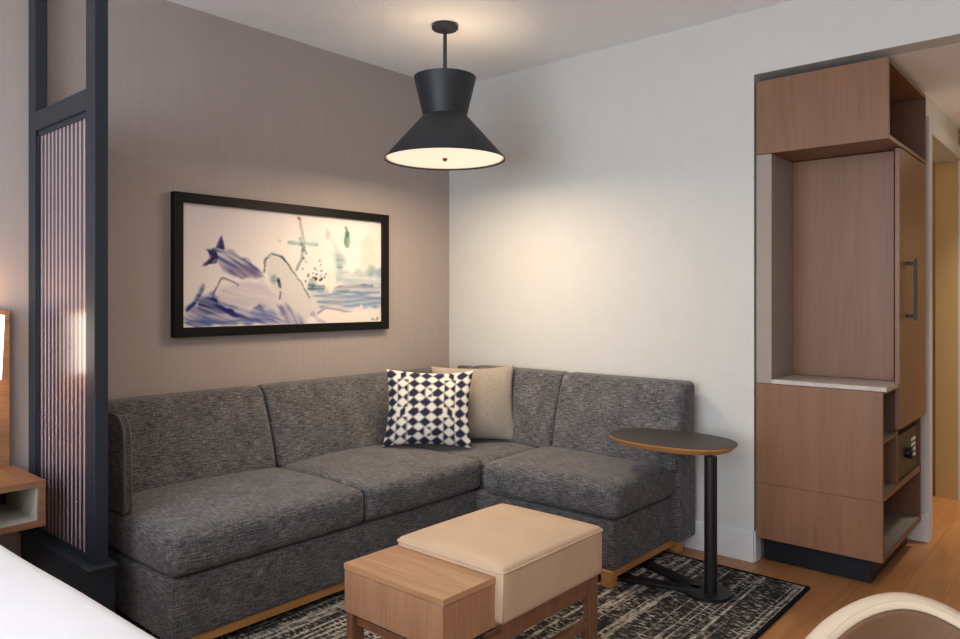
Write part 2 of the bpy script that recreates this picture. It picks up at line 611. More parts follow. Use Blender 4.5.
# seat cushions
MB().pad(0.14, FX, YL + .002, -1.452, ZS, ZT - .006, r=.034, puff=.024, warp=soft(1), n=14, side=.006).build('seat_cushion', sb, sofa, 180)
MB().pad(0.14, FX, -1.448, -0.700, ZS, ZT - .006, r=.034, puff=.022, warp=soft(2), n=14, side=.006).build('seat_cushion', sb, sofa, 180)
MB().box(0.16, FX - .05, YL + .05, -0.2, ZS - .012, ZS + .02).box(0.3, 1.62, FY + .05, -0.2, ZS - .012, ZS + .02).build('platform', sb, sofa)
MB().pad(0.14, 0.918, -0.696, -0.16, ZS, ZT - .008, r=.03, puff=.008, warp=soft(3), n=12).build('seat_cushion', sb, sofa, 180)
MB().pad(0.922, 1.676, FY - .004, -0.16, ZS, ZT - .004, r=.036, puff=.020, warp=soft(4), n=14, side=.006).build('seat_cushion', sb, sofa, 180)


def lean_x(x_back, ztop):
    def w(p):
        t = (p.z - 0.43) / (ztop - 0.43)
        front = (p.x - x_back) / 0.2
        p.x = x_back + front * (0.2 - 0.10 * max(0, t)) + 0.012 * math.sin(PI * max(0, min(1, t))) * front
        p.x -= 0.045 * t
        return p
    return w


def lean_y(y_back, ztop):
    def w(p):
        t = (p.z - 0.43) / (ztop - 0.43)
        front = (y_back - p.y) / 0.2
        p.y = y_back - front * (0.2 - 0.085 * max(0, t)) - 0.012 * math.sin(PI * max(0, min(1, t))) * front
        p.y += 0.03 * t
        return p
    return w


MB().pad(0.075, 0.275, YL + .037, -1.464, 0.43, 0.818, r=.032, side=.003, warp=lean_x(0.075, 0.82), n=12).build('back_cushion', sb, sofa, 180)
MB().pad(0.075, 0.275, -1.452, -0.10, 0.43, 0.818, r=.032, side=.003, warp=lean_x(0.075, 0.82), n=12).build('back_cushion', sb, sofa, 180)
MB().pad(0.33, 0.992, -0.28, -0.08, 0.43, 0.842, r=.032, side=.003, warp=lean_y(-0.08, 0.84), n=12).build('back_cushion', sb, sofa, 180)
MB().pad(0.997, 1.716, -0.28, -0.08, 0.43, 0.842, r=.032, side=.003, warp=lean_y(-0.08, 0.84), n=12).build('back_cushion', sb, sofa, 180)


# ------------------------------------------------------------------ throw pillows
def pillow_mesh(name, w, h, T, n, mat, colour=None, pinch=0.05):
    us = np.sin(np.linspace(-1, 1, n + 1) * PI / 2) * 0.35 + np.linspace(-1, 1, n + 1) * 0.65
    verts, faces, cols = [], [], []
    idx = {}
    for side in (1, -1):
        for j, v in enumerate(us):
            for i, u in enumerate(us):
                border = i in (0, n) or j in (0, n)
                if border and side == -1:
                    idx[(side, i, j)] = idx[(1, i, j)]
                    continue
                k = max(0.0, (1 - u * u) * (1 - v * v))
                x = w * u * (1 - pinch * (1 - v * v) * abs(u))
                z = h * v * (1 - pinch * (1 - u * u) * abs(v))
                y = -side * T * k ** 0.5 * (1 + 0.05 * math.sin(5 * u + 2 * v)) + 0.006 * math.sin(4 * u) * (1 - k)
                idx[(side, i, j)] = len(verts)
                verts.append((x, y, z + h))
                cols.append(colour(u, v) if colour else (1, 1, 1, 1))
    for side in (1, -1):
        for j in range(n):
            for i in range(n):
                q = [idx[(side, i, j)], idx[(side, i + 1, j)], idx[(side, i + 1, j + 1)], idx[(side, i, j + 1)]]
                faces.append(q if side > 0 else q[::-1])
    me = bpy.data.meshes.new(name)
    me.from_pydata(verts, [], faces)
    uv = me.uv_layers.new(name='UVMap')
    for lp in me.loops:
        p = verts[lp.vertex_index]
        uv.data[lp.index].uv = (p[0], p[2])
    if colour:
        ca = me.color_attributes.new('Col', 'FLOAT_COLOR', 'POINT')
        ca.data.foreach_set('color', np.array(cols, dtype=np.float32).ravel())
    me.materials.append(mat)
    me.polygons.foreach_set('use_smooth', [True] * len(me.polygons))
    o = bpy.data.objects.new(name, me)
    COL.objects.link(o)
    return o


NAVY, CREAM = srgb(38, 42, 66), srgb(228, 222, 210)


def cell(p, q, i, j):
    d = abs(p) + abs(q)
    odd = j % 2
    c = i % 7
    if c in (1, 5):
        if j % 4 != 3: return d > .98 and abs(p) < .97                       # cream lozenge, navy corners
        return abs(p - .1) < .5 and abs(q - (p - .1) * (.9 if c == 1 else -.9)) < .8
    if c in (2, 4) and odd:                                                # leaf: lozenge grown into one corner
        sp, sq = (1, 1) if (j // 2 + c) % 2 else (-1, -1)
        return d < 1.04 or (p * sp > 0 and q * sq > 0 and abs(p) < .92 and abs(q) < .92 and d < 1.55)
    if c == 3 and j % 4 == 1:
        return (p < -.05 and d < 1.15) or (p > .3 and d > 1.1)
    if c in (0, 6) and odd:
        return d < 1.04 or (p * q > 0 and p < 0 and d < 1.45 and abs(p) < .92 and abs(q) < .92)
    return d < 1.04


def geo(u, v):
    """navy lozenges, leaves and triangles on cream"""
    hit = 0
    for du in (-.06, 0, .06):
        for dv in (-.06, 0, .06):
            a, b = (u + 1) * 3.62 + du + .1, (v + 1) * 3.9 + dv + .2
            i, j = math.floor(a), math.floor(b)
            hit += bool(cell((a - i) * 2 - 1, (b - j) * 2 - 1, i, j))
    f = hit / 9
    return tuple(NAVY[k] * f + CREAM[k] * (1 - f) for k in range(4))


yaw = math.atan2(0.70, 0.69)
pp = tag(pillow_mesh('throw_pillow', 0.236, 0.208, 0.078, 150, M['geo_cloth'], geo, .10), 'square navy and cream geometric print pillow in the sofa corner', 'pillow', 'throw pillows in the sofa corner')
pp.rotation_euler = (math.radians(-17), math.radians(1.5), yaw - .04)
pp.location = (0.535, -0.735, 0.462)
gp = tag(pillow_mesh('throw_pillow', 0.238, 0.213, 0.08, 40, M['grey_linen'], None, .085), 'plain greige pillow half hidden behind the geometric print pillow', 'pillow', 'throw pillows in the sofa corner')
gp.rotation_euler = (math.radians(-13), 0, yaw + .05)
gp.location = (0.590, -0.420, 0.452)

# ------------------------------------------------------------------ bench table with cushion
bt = thing('bench_table', 'tan vinyl and walnut bench table on the rug before the sofa', 'coffee table', (1.69, -1.65, .0125))
fw = M['frame_wood']
MB().box(1.468, 1.894, -2.026, -1.780, .277, .405, .002).build('storage_box', M['table_wood_v'], bt)
MB().box(1.466, 1.897, -2.028, -1.780, .407, .427, .002).build('top', M['table_wood'], bt)
cu = MB().pad(1.464, 1.925, -1.806, -1.252, .286, .453, r=.016, seg=3, n=12, puff=.014).build('cushion', M['tan_vinyl'], bt, 180)


def rr(x0, x1, y0, y1, r, z):
    o = []
    for cx_, cy_, a0 in ((x1 - r, y1 - r, 0), (x0 + r, y1 - r, PI / 2), (x0 + r, y0 + r, PI), (x1 - r, y0 + r, 1.5 * PI)):
        for k in range(5):
            o.append((cx_ + r * math.cos(a0 + PI / 2 * k / 4), cy_ + r * math.sin(a0 + PI / 2 * k / 4), z))
    return o


MB().tube(rr(1.463, 1.926, -1.807, -1.251, .016, .441), .0032, closed=True).tube([(1.9215, -1.8025, z) for z in (.292, .37, .441)], .003)\
    .build('piping', M['tan_vinyl'], cu, 180)
for (lx, ly) in ((1.467, -2.018), (1.880, -2.018), (1.467, -1.315), (1.880, -1.315)):
    MB().box(lx, lx + .030, ly, ly + .048, .0125, .277 if ly < -1.9 else .258, .002).build('leg', fw, bt)
for y in (-2.000, -1.31):
    MB().box(1.497, 1.880, y, y + .028, .232, .258, .002).build('apron', fw, bt)
for x in (1.469, 1.883):
    MB().box(x, x + .025, -1.97, -1.315, .228, .258, .002).build('apron', fw, bt)
    MB().box(x, x + .025, -1.97, -1.315, .112, .142, .002).build('stretcher', fw, bt)
MB().box(1.467, 1.910, -1.780, -1.264, .258, .291, .002).build('platform', fw, bt)
bt.rotation_euler = (0, 0, math.radians(-0.2))

# ------------------------------------------------------------------ side table
stb = thing('side_table', 'oval charcoal side table with wood edge and black post beside the chaise', 'side table', (1.985, -.525, .0125))
def oval(cx, cy, a, b, e=2.3, n=72, rot=0.0):
    o = []
    for i in range(n):
        t = 2 * PI * i / n
        c_, s_ = math.cos(t), math.sin(t)
        x = a * math.copysign(abs(c_) ** (2 / e), c_); y = b * math.copysign(abs(s_) ** (2 / e), s_)
        o.append((cx + x * math.cos(rot) - y * math.sin(rot), cy + x * math.sin(rot) + y * math.cos(rot)))
    return o
def loft(levels):
    b = MB()
    bm = b.bm
    rings = [[bm.verts.new((x, y, z)) for x, y in pts] for pts, z in levels]
    n = len(rings[0])
    bm.faces.new(rings[0][::-1]); bm.faces.new(rings[-1])
    for a, c in zip(rings, rings[1:]):
        for i in range(n):
            bm.faces.new((a[i], a[(i + 1) % n], c[(i + 1) % n], c[i]))
    bmesh.ops.recalc_face_normals(bm, faces=bm.faces[:])
    return b
TC = (1.765, -.414)
top = loft([(oval(*TC, .262, .170), .590), (oval(*TC, .287, .195), .612), (oval(*TC, .289, .197), .6185)]).build('tabletop', M['oak'], stb, 30)
top['label'] = 'oak edge under a charcoal surface'
loft([(oval(*TC, .2875, .1955), .6187), (oval(*TC, .2875, .1955), .6205)]).build('surface', M['black_top'], top, 30)
MB().cyl((2.003, -.538, .022), (2.003, -.538, .592), .026, 28).build('post', M['black'], stb, 40)
MB().cyl((1.985, -.525, .0135), (1.985, -.525, .026), .098, 40).build('base_plate', M['black'], stb, 40)
for (ex, ey) in ((1.44, -.33), (1.44, -.675)):
    d_ = Vector((ex - 1.985, ey + .525, 0)); L = d_.length; an = math.atan2(d_.y, d_.x)
    MB().box(0.03, L, -.032, .032, .0, .014, .002, mat=Matrix.Translation((1.985, -.525, .0137)) @ Matrix.Rotation(an, 4, 'Z')).build('foot', M['black'], stb)

# ------------------------------------------------------------------ rug
rug = MB().box(0.32, 2.27, -2.345, -0.18, .001, .011, .002).build('rug', M['rug'], None, origin=(1.3, -1.8, 0))
tag(rug, 'charcoal rug with broken cream woven lines on the wood floor', 'rug')
e = MB().box(0.305, 2.285, -2.36, -2.345, .001, .0125, .002).box(0.305, 2.285, -.18, -.165, .001, .0125, .002)\
    .box(0.305, .32, -2.345, -.18, .001, .0125, .002).box(2.27, 2.285, -2.345, -.18, .001, .0125, .002)
e.build('binding', M['rug_edge'], rug)


# ------------------------------------------------------------------ painting
def paint_canvas(W=380, Hh=182):
    U, V = np.meshgrid((np.arange(W) + .5) / W, (np.arange(Hh) + .5) / Hh)
    asp = 2.09
    def vn(fu, fv, seed):
        r = np.random.default_rng(seed).random((40, 40))
        a, b = (U * fu) % 39, (V * fv) % 39
        i, j = a.astype(int), b.astype(int)
        s, t = a - i, b - j
        s, t = s * s * (3 - 2 * s), t * t * (3 - 2 * t)
        return (r[j, i] * (1 - s) + r[j, i + 1] * s) * (1 - t) + (r[j + 1, i] * (1 - s) + r[j + 1, i + 1] * s) * t
    def lin(c): return np.array(srgb(*c)[:3])
    img = np.ones((Hh, W, 3)) * lin((236, 229, 225))
    k = np.clip((0.45 - U) * 1.1 + (V - .6) * .8, 0, .6)[..., None]
    img = img * (1 - k) + lin((206, 198, 204)) * k
    cloud = vn(7, 4, 1)[..., None]
    img = img * (1 - .12 * cloud) + lin((214, 206, 212)) * .12 * cloud
    wob_u, wob_v = (vn(28, 14, 2) - .5) * .022, (vn(28, 14, 3) - .5) * .04
    def lay(mask, c, op, streak=0.0, ang=0.0, seed=5):
        nonlocal img
        if streak:
            a = U * asp * math.cos(ang) + V * math.sin(ang); b = -U * asp * math.sin(ang) + V * math.cos(ang)
            r = np.random.default_rng(seed).random((64, 64))
            aa, bb = np.abs(a * 6) % 63, np.abs(b * 62) % 63
            i, j = aa.astype(int), bb.astype(int)
            s, t = aa - i, bb - j
            n = (r[j, i] * (1 - s) + r[j, i + 1] * s) * (1 - t) + (r[j + 1, i] * (1 - s) + r[j + 1, i + 1] * s) * t
            mask = mask * (1 - streak + streak * np.clip((n - .25) * 2, 0, 1.2))
        m = np.clip(mask * op, 0, 1)[..., None]
        img = img * (1 - m) + lin(c) * m
    def segd(pu, pv, a, b):
        ax, ay, bx_, by = a[0] * asp, a[1], b[0] * asp, b[1]
        dx, dy = bx_ - ax, by - ay
        t = np.clip(((pu * asp - ax) * dx + (pv - ay) * dy) / (dx * dx + dy * dy + 1e-9), 0, 1)
        return np.hypot(pu * asp - ax - t * dx, pv - ay - t * dy)
    def poly(p, soft=.012):
        pu, pv = U + wob_u * 1.3, V + wob_v * 1.3
        ins = np.zeros_like(U, bool)
        dmin = np.full_like(U, 9.)
        n = len(p)
        for i in range(n):
            a, b = p[i], p[(i + 1) % n]
            c = ((a[1] > pv) != (b[1] > pv)) & (pu < (b[0] - a[0]) * (pv - a[1]) / (b[1] - a[1] + 1e-9) + a[0])
            ins ^= c
            dmin = np.minimum(dmin, segd(pu, pv, a, b))
        sd = np.where(ins, dmin, -dmin)
        return np.clip(sd / (soft * .6) * .5 + .5, 0, 1)
    def line(p, w, soft=.012):
        pu, pv = U + wob_u * .6, V + wob_v * .6
        if len(p) > 2:
            q = [p[0]] + list(p) + [p[-1]]
            p = [tuple(.5 * (2 * q[i][k] + (q[i + 1][k] - q[i - 1][k]) * t + (2 * q[i - 1][k] - 5 * q[i][k] + 4 * q[i + 1][k] - q[i + 2][k]) * t * t
                 + (3 * q[i][k] - q[i - 1][k] - 3 * q[i + 1][k] + q[i + 2][k]) * t ** 3) for k in (0, 1)) for i in range(1, len(q) - 2) for t in (0, .2, .4, .6, .8)] + [p[-1]]
        dmin = np.full_like(U, 9.)
        for a, b in zip(p, p[1:]): dmin = np.minimum(dmin, segd(pu, pv, a, b))
        return np.clip((w - dmin) / (soft * .6) * .5 + .5, 0, 1)
    def blob(c, r, soft=.03): return line([c, (c[0] + .001, c[1])], r, soft)
    # pale washes
    lay(poly([(.02, .02), (.03, .2), (.17, .33), (.35, .41), (.42, .27), (.60, .25), (.64, .1), (.52, .0)], .05), (205, 196, 204), .9, .3, -.2, 8)
    lay(poly([(.36, .477), (.372, .571), (.404, .611), (.444, .592), (.496, .473), (.558, .318), (.636, .098), (.524, .005), (.457, .151), (.404, .293)], .03), (214, 210, 208), .9)
    lay(poly([(.872, .809), (.945, .871), (.965, .62), (.88, .534)], .04), (222, 216, 208), .9)
    lay(poly([(.709, .775), (.75, .70), (.78, .45), (.732, .40)], .05), (196, 206, 204), .8)
    lay(poly([(.709, .473), (1.003, .528), (1.003, .355), (.732, .36)], .03), (176, 190, 198), .85, .5, 0, 9)
    lay(poly([(.579, .32), (.725, .317), (1.0, .36), (1.0, .145), (.88, .115), (.636, .127)], .04), (150, 166, 186), .95, .6, 0, 10)
    lay(poly([(.63, .30), (.73, .29), (.95, .31), (.94, .2), (.66, .18)], .05), (126, 140, 168), .55, .8, 0, 11)
    lay(line([(.725, .33), (.80, .345), (.945, .361)], .012, .02), (84, 84, 104), .85, .4, 0, 12)
    # reclining shape, blue to mauve
    lay(poly([(.105, .632), (.184, .656), (.255, .596), (.328, .499), (.353, .42), (.255, .399), (.184, .456), (.127, .53)], .02), (120, 124, 158), .95, .65, -.5, 13)
    lay(poly([(.20, .52), (.30, .50), (.34, .43), (.255, .40)], .03), (150, 134, 150), .7, .5, -.5, 14)
    lay(poly([(.167, .764), (.19, .69), (.184, .64), (.144, .637), (.152, .707)]), (52, 60, 108), .95, .3, 1.2, 15)
    lay(poly([(.11, .633), (.144, .618), (.133, .518), (.116, .48), (.083, .482), (.105, .539)]), (44, 56, 104), .95, .35, 1.0, 16)
    lay(line([(.13, .63), (.20, .61), (.27, .56)], .012), (70, 84, 130), .7, .6, -.4, 17)
    lay(line([(.127, .25), (.144, .332), (.173, .404), (.243, .346)], .009), (84, 90, 128), .85, .3)
    lay(poly([(.013, .181), (.05, .244), (.089, .343), (.077, .244), (.127, .31), (.173, .201), (.279, .133), (.366, .153), (.457, .103), (.47, .007), (.243, .009), (.018, .0)], .03), (134, 140, 178), .95, .75, -.35, 18)
    lay(poly([(.072, .244), (.144, .267), (.155, .179), (.21, .12), (.105, .115), (.077, .138)], .02), (46, 54, 100), .9, .6, -.3, 19)
    lay(line([(.05, .181), (.089, .332)], .016), (60, 74, 116), .85, .5, 1.1, 20)
    lay(line([(.02, .14), (.05, .2)], .02), (70, 96, 136), .8, .5, .8, 21)
    lay(line([(.16, .17), (.22, .1), (.33, .04)], .02), (70, 78, 124), .75, .6, -.5, 22)
    lay(line([(.03, .05), (.12, .04), (.40, .035)], .022), (110, 120, 166), .8, .7, 0, 23)
    lay(poly([(.30, .13), (.334, .18), (.375, .17), (.37, .13)], .03), (92, 106, 140), .85, .4, 0, 24)
    lay(poly([(.417, .176), (.477, .174), (.593, .0), (.457, .014)], .025), (146, 142, 174), .9, .7, -1.0, 25)
    lay(line([(.40, .16), (.455, .05)], .012, .03), (220, 212, 212), .8)
    # arch
    lay(line([(.353, .465), (.366, .571), (.404, .621), (.444, .601), (.496, .485), (.551, .343), (.585, .246)], .011), (112, 130, 136), .85, .4)
    lay(line([(.404, .615), (.444, .598), (.49, .50)], .006), (76, 98, 100), .8)
    lay(blob((.404, .41), .035), (128, 160, 156), .8, .3)
    lay(line([(.43, .40), (.437, .345)], .018), (58, 66, 88), .85, .3)
    lay(line([(.435, .29), (.437, .235)], .01), (104, 106, 128), .7)
    # flower stem and dots
    lay(line([(.531, .96), (.540, .87), (.556, .77)], .016), (190, 190, 186), .9)
    lay(blob((.531, .962), .018, .015), (128, 128, 122), .7)
    lay(line([(.560, .70), (.545, .6), (.517, .499)], .013), (104, 134, 142), .85, .4, 1.2)
    lay(line([(.483, .728), (.55, .735), (.622, .737)], .018), (136, 176, 178), .8, .5)
    lay(line([(.535, .78), (.55, .70)], .02), (116, 158, 164), .7, .4)
    r = random.Random(3)
    for _ in range(34):
        c = (r.gauss(.625, .032), r.gauss(.44, .045))
        lay(blob(c, r.uniform(.004, .011), .01), (66, 74, 86), .8)
    for _ in range(14):
        c = (r.gauss(.56, .012), r.uniform(.5, .75))
        lay(blob(c, r.uniform(.005, .012), .012), (112, 130, 140), .7)
    lay(blob((.43, .74), .012), (170, 190, 190), .7)
    lay(blob((.601, .363), .045), (104, 142, 146), .85, .5)
    lay(line([(.585, .33), (.66, .335)], .02), (96, 122, 136), .7, .4)
    lay(poly([(.655, .36), (.70, .52), (.722, .45), (.712, .28), (.69, .33)], .02), (232, 224, 216), .95)
    lay(blob((.683, .835), .028), (206, 204, 196), .9)
    lay(line([(.683, .87), (.684, .79)], .018), (200, 200, 192), .8)
    # cypress and bushes
    lay(line([(.79, .92), (.791, .83)], .016), (120, 168, 150), .9)
    lay(line([(.791, .85), (.793, .74)], .034), (92, 142, 124), .85, .4, 1.4)
    lay(blob((.754, .60), .05, .05), (128, 160, 176), .8, .5)
    lay(blob((.75, .53), .035, .03), (110, 150, 170), .7, .5)
    lay(blob((.937, .511), .055, .05), (128, 170, 164), .75, .4)
    lay(blob((.985, .48), .04, .05), (136, 160, 196), .7, .4)
    lay(line([(.629, .098), (.66, .13), (.709, .133), (.76, .12), (.816, .105)], .008), (146, 126, 152), .8)
    lay(poly([(.65, .09), (.70, .12), (.78, .11), (1.0, .13), (1.0, 0.0), (.60, 0.0)], .03), (232, 224, 218), .9)
    lay(line([(.60, .09), (.66, .0)], .02), (172, 160, 190), .7, .5)
    lay(line([(.88, .16), (.90, .08)], .012), (230, 222, 214), .9)
    for _ in range(14):
        c = (r.uniform(.93, .985), r.uniform(.02, .05))
        lay(blob(c, .006, .006), (120, 120, 124), .6)
    base = lin((236, 229, 225))
    img = np.clip(base + (img - base) * 1.18, .012, .9)
    return img


pic = thing('framed_picture', 'wide black-framed abstract watercolour of blue and green strokes over the sofa', 'picture', (0.0, -1.207, 1.40))
PY0, PY1, PZ0, PZ1, FWD = -1.860, -.553, 1.068, 1.738, .045
MB().box(.0005, .012, PY0 + .01, PY1 - .01, PZ0 + .01, PZ1 - .01).build('backing', M['frame_black'], pic)
MB().box(.001, .036, PY0, PY0 + FWD, PZ0, PZ1, .002).box(.001, .036, PY1 - FWD, PY1, PZ0, PZ1, .002)\
    .box(.001, .036, PY0 + FWD - .001, PY1 - FWD + .001, PZ0, PZ0 + FWD, .002).box(.001, .036, PY0 + FWD - .001, PY1 - FWD + .001, PZ1 - FWD, PZ1, .002)\
    .build('frame', M['frame_black'], pic)
img = paint_canvas()
ih, iw = img.shape[:2]
ys = np.linspace(PY0 + FWD, PY1 - FWD, iw); zs = np.linspace(PZ0 + FWD, PZ1 - FWD, ih)
verts = [(.014, y - 0.0, z) for z in zs for y in ys]
faces = [(j * iw + i, j * iw + i + 1, (j + 1) * iw + i + 1, (j + 1) * iw + i) for j in range(ih - 1) for i in range(iw - 1)]
me = bpy.data.meshes.new('artwork')
me.from_pydata(verts, [], faces)
ca = me.color_attributes.new('Col', 'FLOAT_COLOR', 'POINT')
ca.data.foreach_set('color', np.concatenate([img.reshape(-1, 3), np.ones((ih * iw, 1))], 1).astype(np.float32).ravel())
me.materials.append(M['paint'])
aw = bpy.data.objects.new('artwork', me)
COL.objects.link(aw); aw.parent = pic; aw.location = -pic.location

# ------------------------------------------------------------------ pendant lamp
LX, LY = .7495, -.8235
pl = thing('pendant_lamp', 'dark hourglass pendant lamp hanging from the ceiling on a thin stem', 'pendant lamp', (LX, LY, H))
c0 = (LX, LY, 0)
MB().lathe([(0, H - .001), (.062, H - .001), (.066, H - .006), (.066, H - .018), (.060, H - .024), (0, H - .024)], c0).build('canopy', M['shade_out'], pl, 40)
MB().cyl((LX, LY, 2.24), (LX, LY, H - .02), .0095, 16).build('stem', M['shade_out'], pl, 40)
up = MB().lathe([(.109, 2.156), (.155, 2.347), (.152, 2.347), (.106, 2.156), (.109, 2.156)], c0, 72).build('upper_shade', M['shade_out'], pl, 40)
lo = MB().lathe([(.109, 2.156), (.300, 1.944), (.302, 1.937), (.2995, 1.937), (.297, 1.944), (.106, 2.153), (.109, 2.156)], c0, 72).build('lower_shade', M['shade_out'], pl, 40)
MB().lathe([(.2945, 1.9455), (.104, 2.152), (.1025, 2.150), (.293, 1.944), (.2945, 1.9455)], c0, 72).build('lining', M['shade_in'], lo, 40)
MB().lathe([(0, 1.949), (.286, 1.949), (.286, 1.946), (0, 1.946)], c0, 72).build('diffuser', M['diffuser'], pl, 40)
MB().lathe([(0, 1.947), (.011, 1.947), (.013, 1.939), (.009, 1.932), (0, 1.930)], c0, 24).build('finial', M['brass'], pl, 40)

# ------------------------------------------------------------------ room divider
rd = thing('room_divider', 'dark blue-grey framed screen with striped panel standing between bed and sofa', 'divider', (.33, -2.42, 0))
nv = M['navy_metal']
D0, D1 = -2.443, -2.398
MB().box(.002, .668, -2.470, -2.383, 0.002, .322, .003).build('plinth', nv, rd)
MB().box(.0, .680, -2.480, -2.379, .322, .338, .004).build('ledge', nv, rd)
MB().box(.002, .075, D0, D1, .338, H - .002, .002).build('post', nv, rd)
MB().box(.570, .645, D0, D1, .338, H - .002, .002).build('post', nv, rd)
MB().box(.075, .570, D0, D1, 1.905, 1.980, .002).build('rail', nv, rd)
MB().box(.075, .570, D0 + .008, D1 - .008, 1.885, 1.905).box(.075, .570, D0 + .008, D1 - .008, .338, .352)\
    .box(.075, .088, D0 + .008, D1 - .008, .338, 1.905).box(.557, .570, D0 + .008, D1 - .008, .338, 1.905).build('channel', nv, rd)
sp_ = MB().box(.088, .557, D0 + .014, D0 + .022, .352, 1.885).build('striped_panel', M['stripes'], rd)
sp_['label'] = 'glossy panel with thin pale vertical stripes on dark plum'

# ------------------------------------------------------------------ headboard, bedside shelf, reading lamp, bed
hb = MB().box(.002, .042, -4.9, -2.518, .40, 1.203, .003).build('headboard', M['night_wood'], None, origin=(.02, -3.7, .4))
tag(hb, 'walnut headboard panel on the wall behind the bedside shelf', 'headboard')
nsd = thing('nightstand', 'floating walnut bedside shelf with open grey-lined compartment', 'nightstand', (.2, -2.77, .435))
NX0, NX1, NY0, NY1, NZ0, NZ1 = .043, .385, -2.756, -2.508, .435, .600
MB().box(NX0, NX1, NY0, NY1, NZ1 - .022, NZ1, .0015).build('top', M['night_wood'], nsd)
MB().box(NX0, NX1, NY0, NY1, NZ0, NZ0 + .022, .0015).build('bottom', M['night_wood'], nsd)
for y in (NY0, NY1 - .024):
    MB().box(NX0, NX1, y, y + .024, NZ0 + .022, NZ1 - .022, .0015).build('side', M['night_wood'], nsd)
MB().box(NX0, NX0 + .01, NY0 + .024, NY1 - .024, NZ0 + .022, NZ1 - .022).build('back', M['liner_dark'], nsd)
MB().box(NX0 + .01, NX1 - .01, NY0 + .024, NY1 - .024, NZ0 + .0222, NZ0 + .025).box(NX0 + .01, NX1 - .01, NY0 + .0242, NY0 + .027, NZ0 + .025, NZ1 - .025)\
    .box(NX0 + .01, NX1 - .01, NY1 - .027, NY1 - .0242, NZ0 + .025, NZ1 - .025).box(NX0 + .01, NX1 - .01, NY0 + .024, NY1 - .024, NZ1 - .025, NZ1 - .0222)\
    .build('liner', M['liner'], nsd)
rl = thing('reading_lamp', 'lit white wall lamp shade mounted on the headboard panel', 'wall lamp', (.043, -2.612, 1.06))
MB().cyl((.043, -2.612, 1.06), (.052, -2.612, 1.06), .045, 28).build('wall_plate', M['black'], rl, 40)
MB().cyl((.052, -2.612, 1.06), (.09, -2.612, 1.06), .008, 12).build('arm', M['black'], rl, 40)
MB().lathe([(.046, .945), (.056, 1.185), (.053, 1.185), (.043, .945), (.046, .945)], (.100, -2.612, 0), 48).build('lamp_shade', M['lamp_glow'], rl, 40)

bed = thing('bed', 'white bedding of the bed at the lower left corner', 'bed', (1.05, -3.7, 0))
MB().box(.10, 2.18, -4.60, -2.90, .06, .30, .01).build('bed_base', M['plinth'], bed)
for (x, y) in ((.12, -4.5), (.12, -3.05), (1.9, -4.5), (1.9, -3.05)):
    MB().cyl((x, y, 0), (x, y, .062), .03, 16).build('leg', M['black'], bed, 40)
MB().pad(.10, 2.22, -4.62, -2.88, .30, .53, r=.05, n=10).build('mattress', M['white_cotton'], bed, 180)


def duvet_warp(p):
    p.z += 0.002 * math.sin(9 * p.x + 2 * p.y) * math.cos(7 * p.y + p.x)
    if p.z < .5:
        p.y += 0.012 * math.sin(14 * p.x)
    return p


MB().pad(.35, 2.30, -4.68, -2.785, .20, .572, r=.05, puff=.012, n=24, warp=duvet_warp).build('duvet', M['white_cotton'], bed, 180)

bed.rotation_euler = (0, 0, math.radians(1.5))

# ------------------------------------------------------------------ built-in cabinets
CX0, CX1 = 1.9935, 2.545
cab, cabd = M['cab'], M['cab_dark']
# lower cabinet: two drawer fronts, open shelves on the side facing the entry
lc = thing('drawer_cabinet', 'walnut two-drawer cabinet with side shelves on a black plinth', 'cabinet', (2.27, .4, 0))
MB().box(CX0 + .008, 2.465, .075, .80, 0.001, .122, .002).build('plinth', M['plinth'], lc)
MB().box(CX0, 2.528, -.004, .016, .3835, .850, .0008).build('drawer_front', cab, lc)
MB().box(CX0, 2.528, -.004, .016, .124, .382, .0012).build('drawer_front', cab, lc)
MB().box(CX0, CX0 + .018, .017, .79, .124, .850).build('side_panel', cabd, lc)
MB().box(2.24, 2.258, .017, .79, .142, .850).build('inner_panel', cabd, lc)
MB().box(CX0 + .018, 2.528, .017, .79, .124, .142).build('bottom', cabd, lc)
MB().box(2.258, 2.528, .772, .79, .142, .850).build('back_panel', cabd, lc)
MB().box(2.258, 2.524, .018, .77, .1425, .150).build('shelf_liner', M['shelf_liner'], lc)
MB().box(2.258, 2.528, .017, .79, .380, .405, .001).build('shelf', cabd, lc)
MB().box(2.258, 2.528, .262, .282, .405, .850, .001).build('divider', cabd, lc)
MB().box(2.258, 2.528, .017, .262, .628, .644, .001).build('shelf', cabd, lc)
MB().box(2.258, 2.524, .018, .261, .6442, .648).build('shelf_liner', M['shelf_liner'], lc)
MB().box(2.258, 2.524, .018, .261, .4052, .409).build('shelf_liner', M['shelf_liner'], lc)
MB().box(CX0 + .018, 2.240, .017, .79, .838, .850).box(2.258, 2.528, .017, .79, .838, .850).build('top', cabd, lc)
# stone top
ct = MB().box(2.064, 2.545, -.008, .280, .8515, .872, .003).build('countertop', M['stone'], None, origin=(2.3, .15, .85))
tag(ct, 'pale grey stone slab covering the two-drawer cabinet', 'countertop')
# taupe side panel of the niche
sp = MB().box(CX0, 2.064, -.003, .300, .8515, 1.922, .0015).build('filler_panel', M['taupe_panel'], None, origin=(2.04, .15, .85))
tag(sp, 'taupe upright panel closing the left side of the cabinet niche', 'panel')
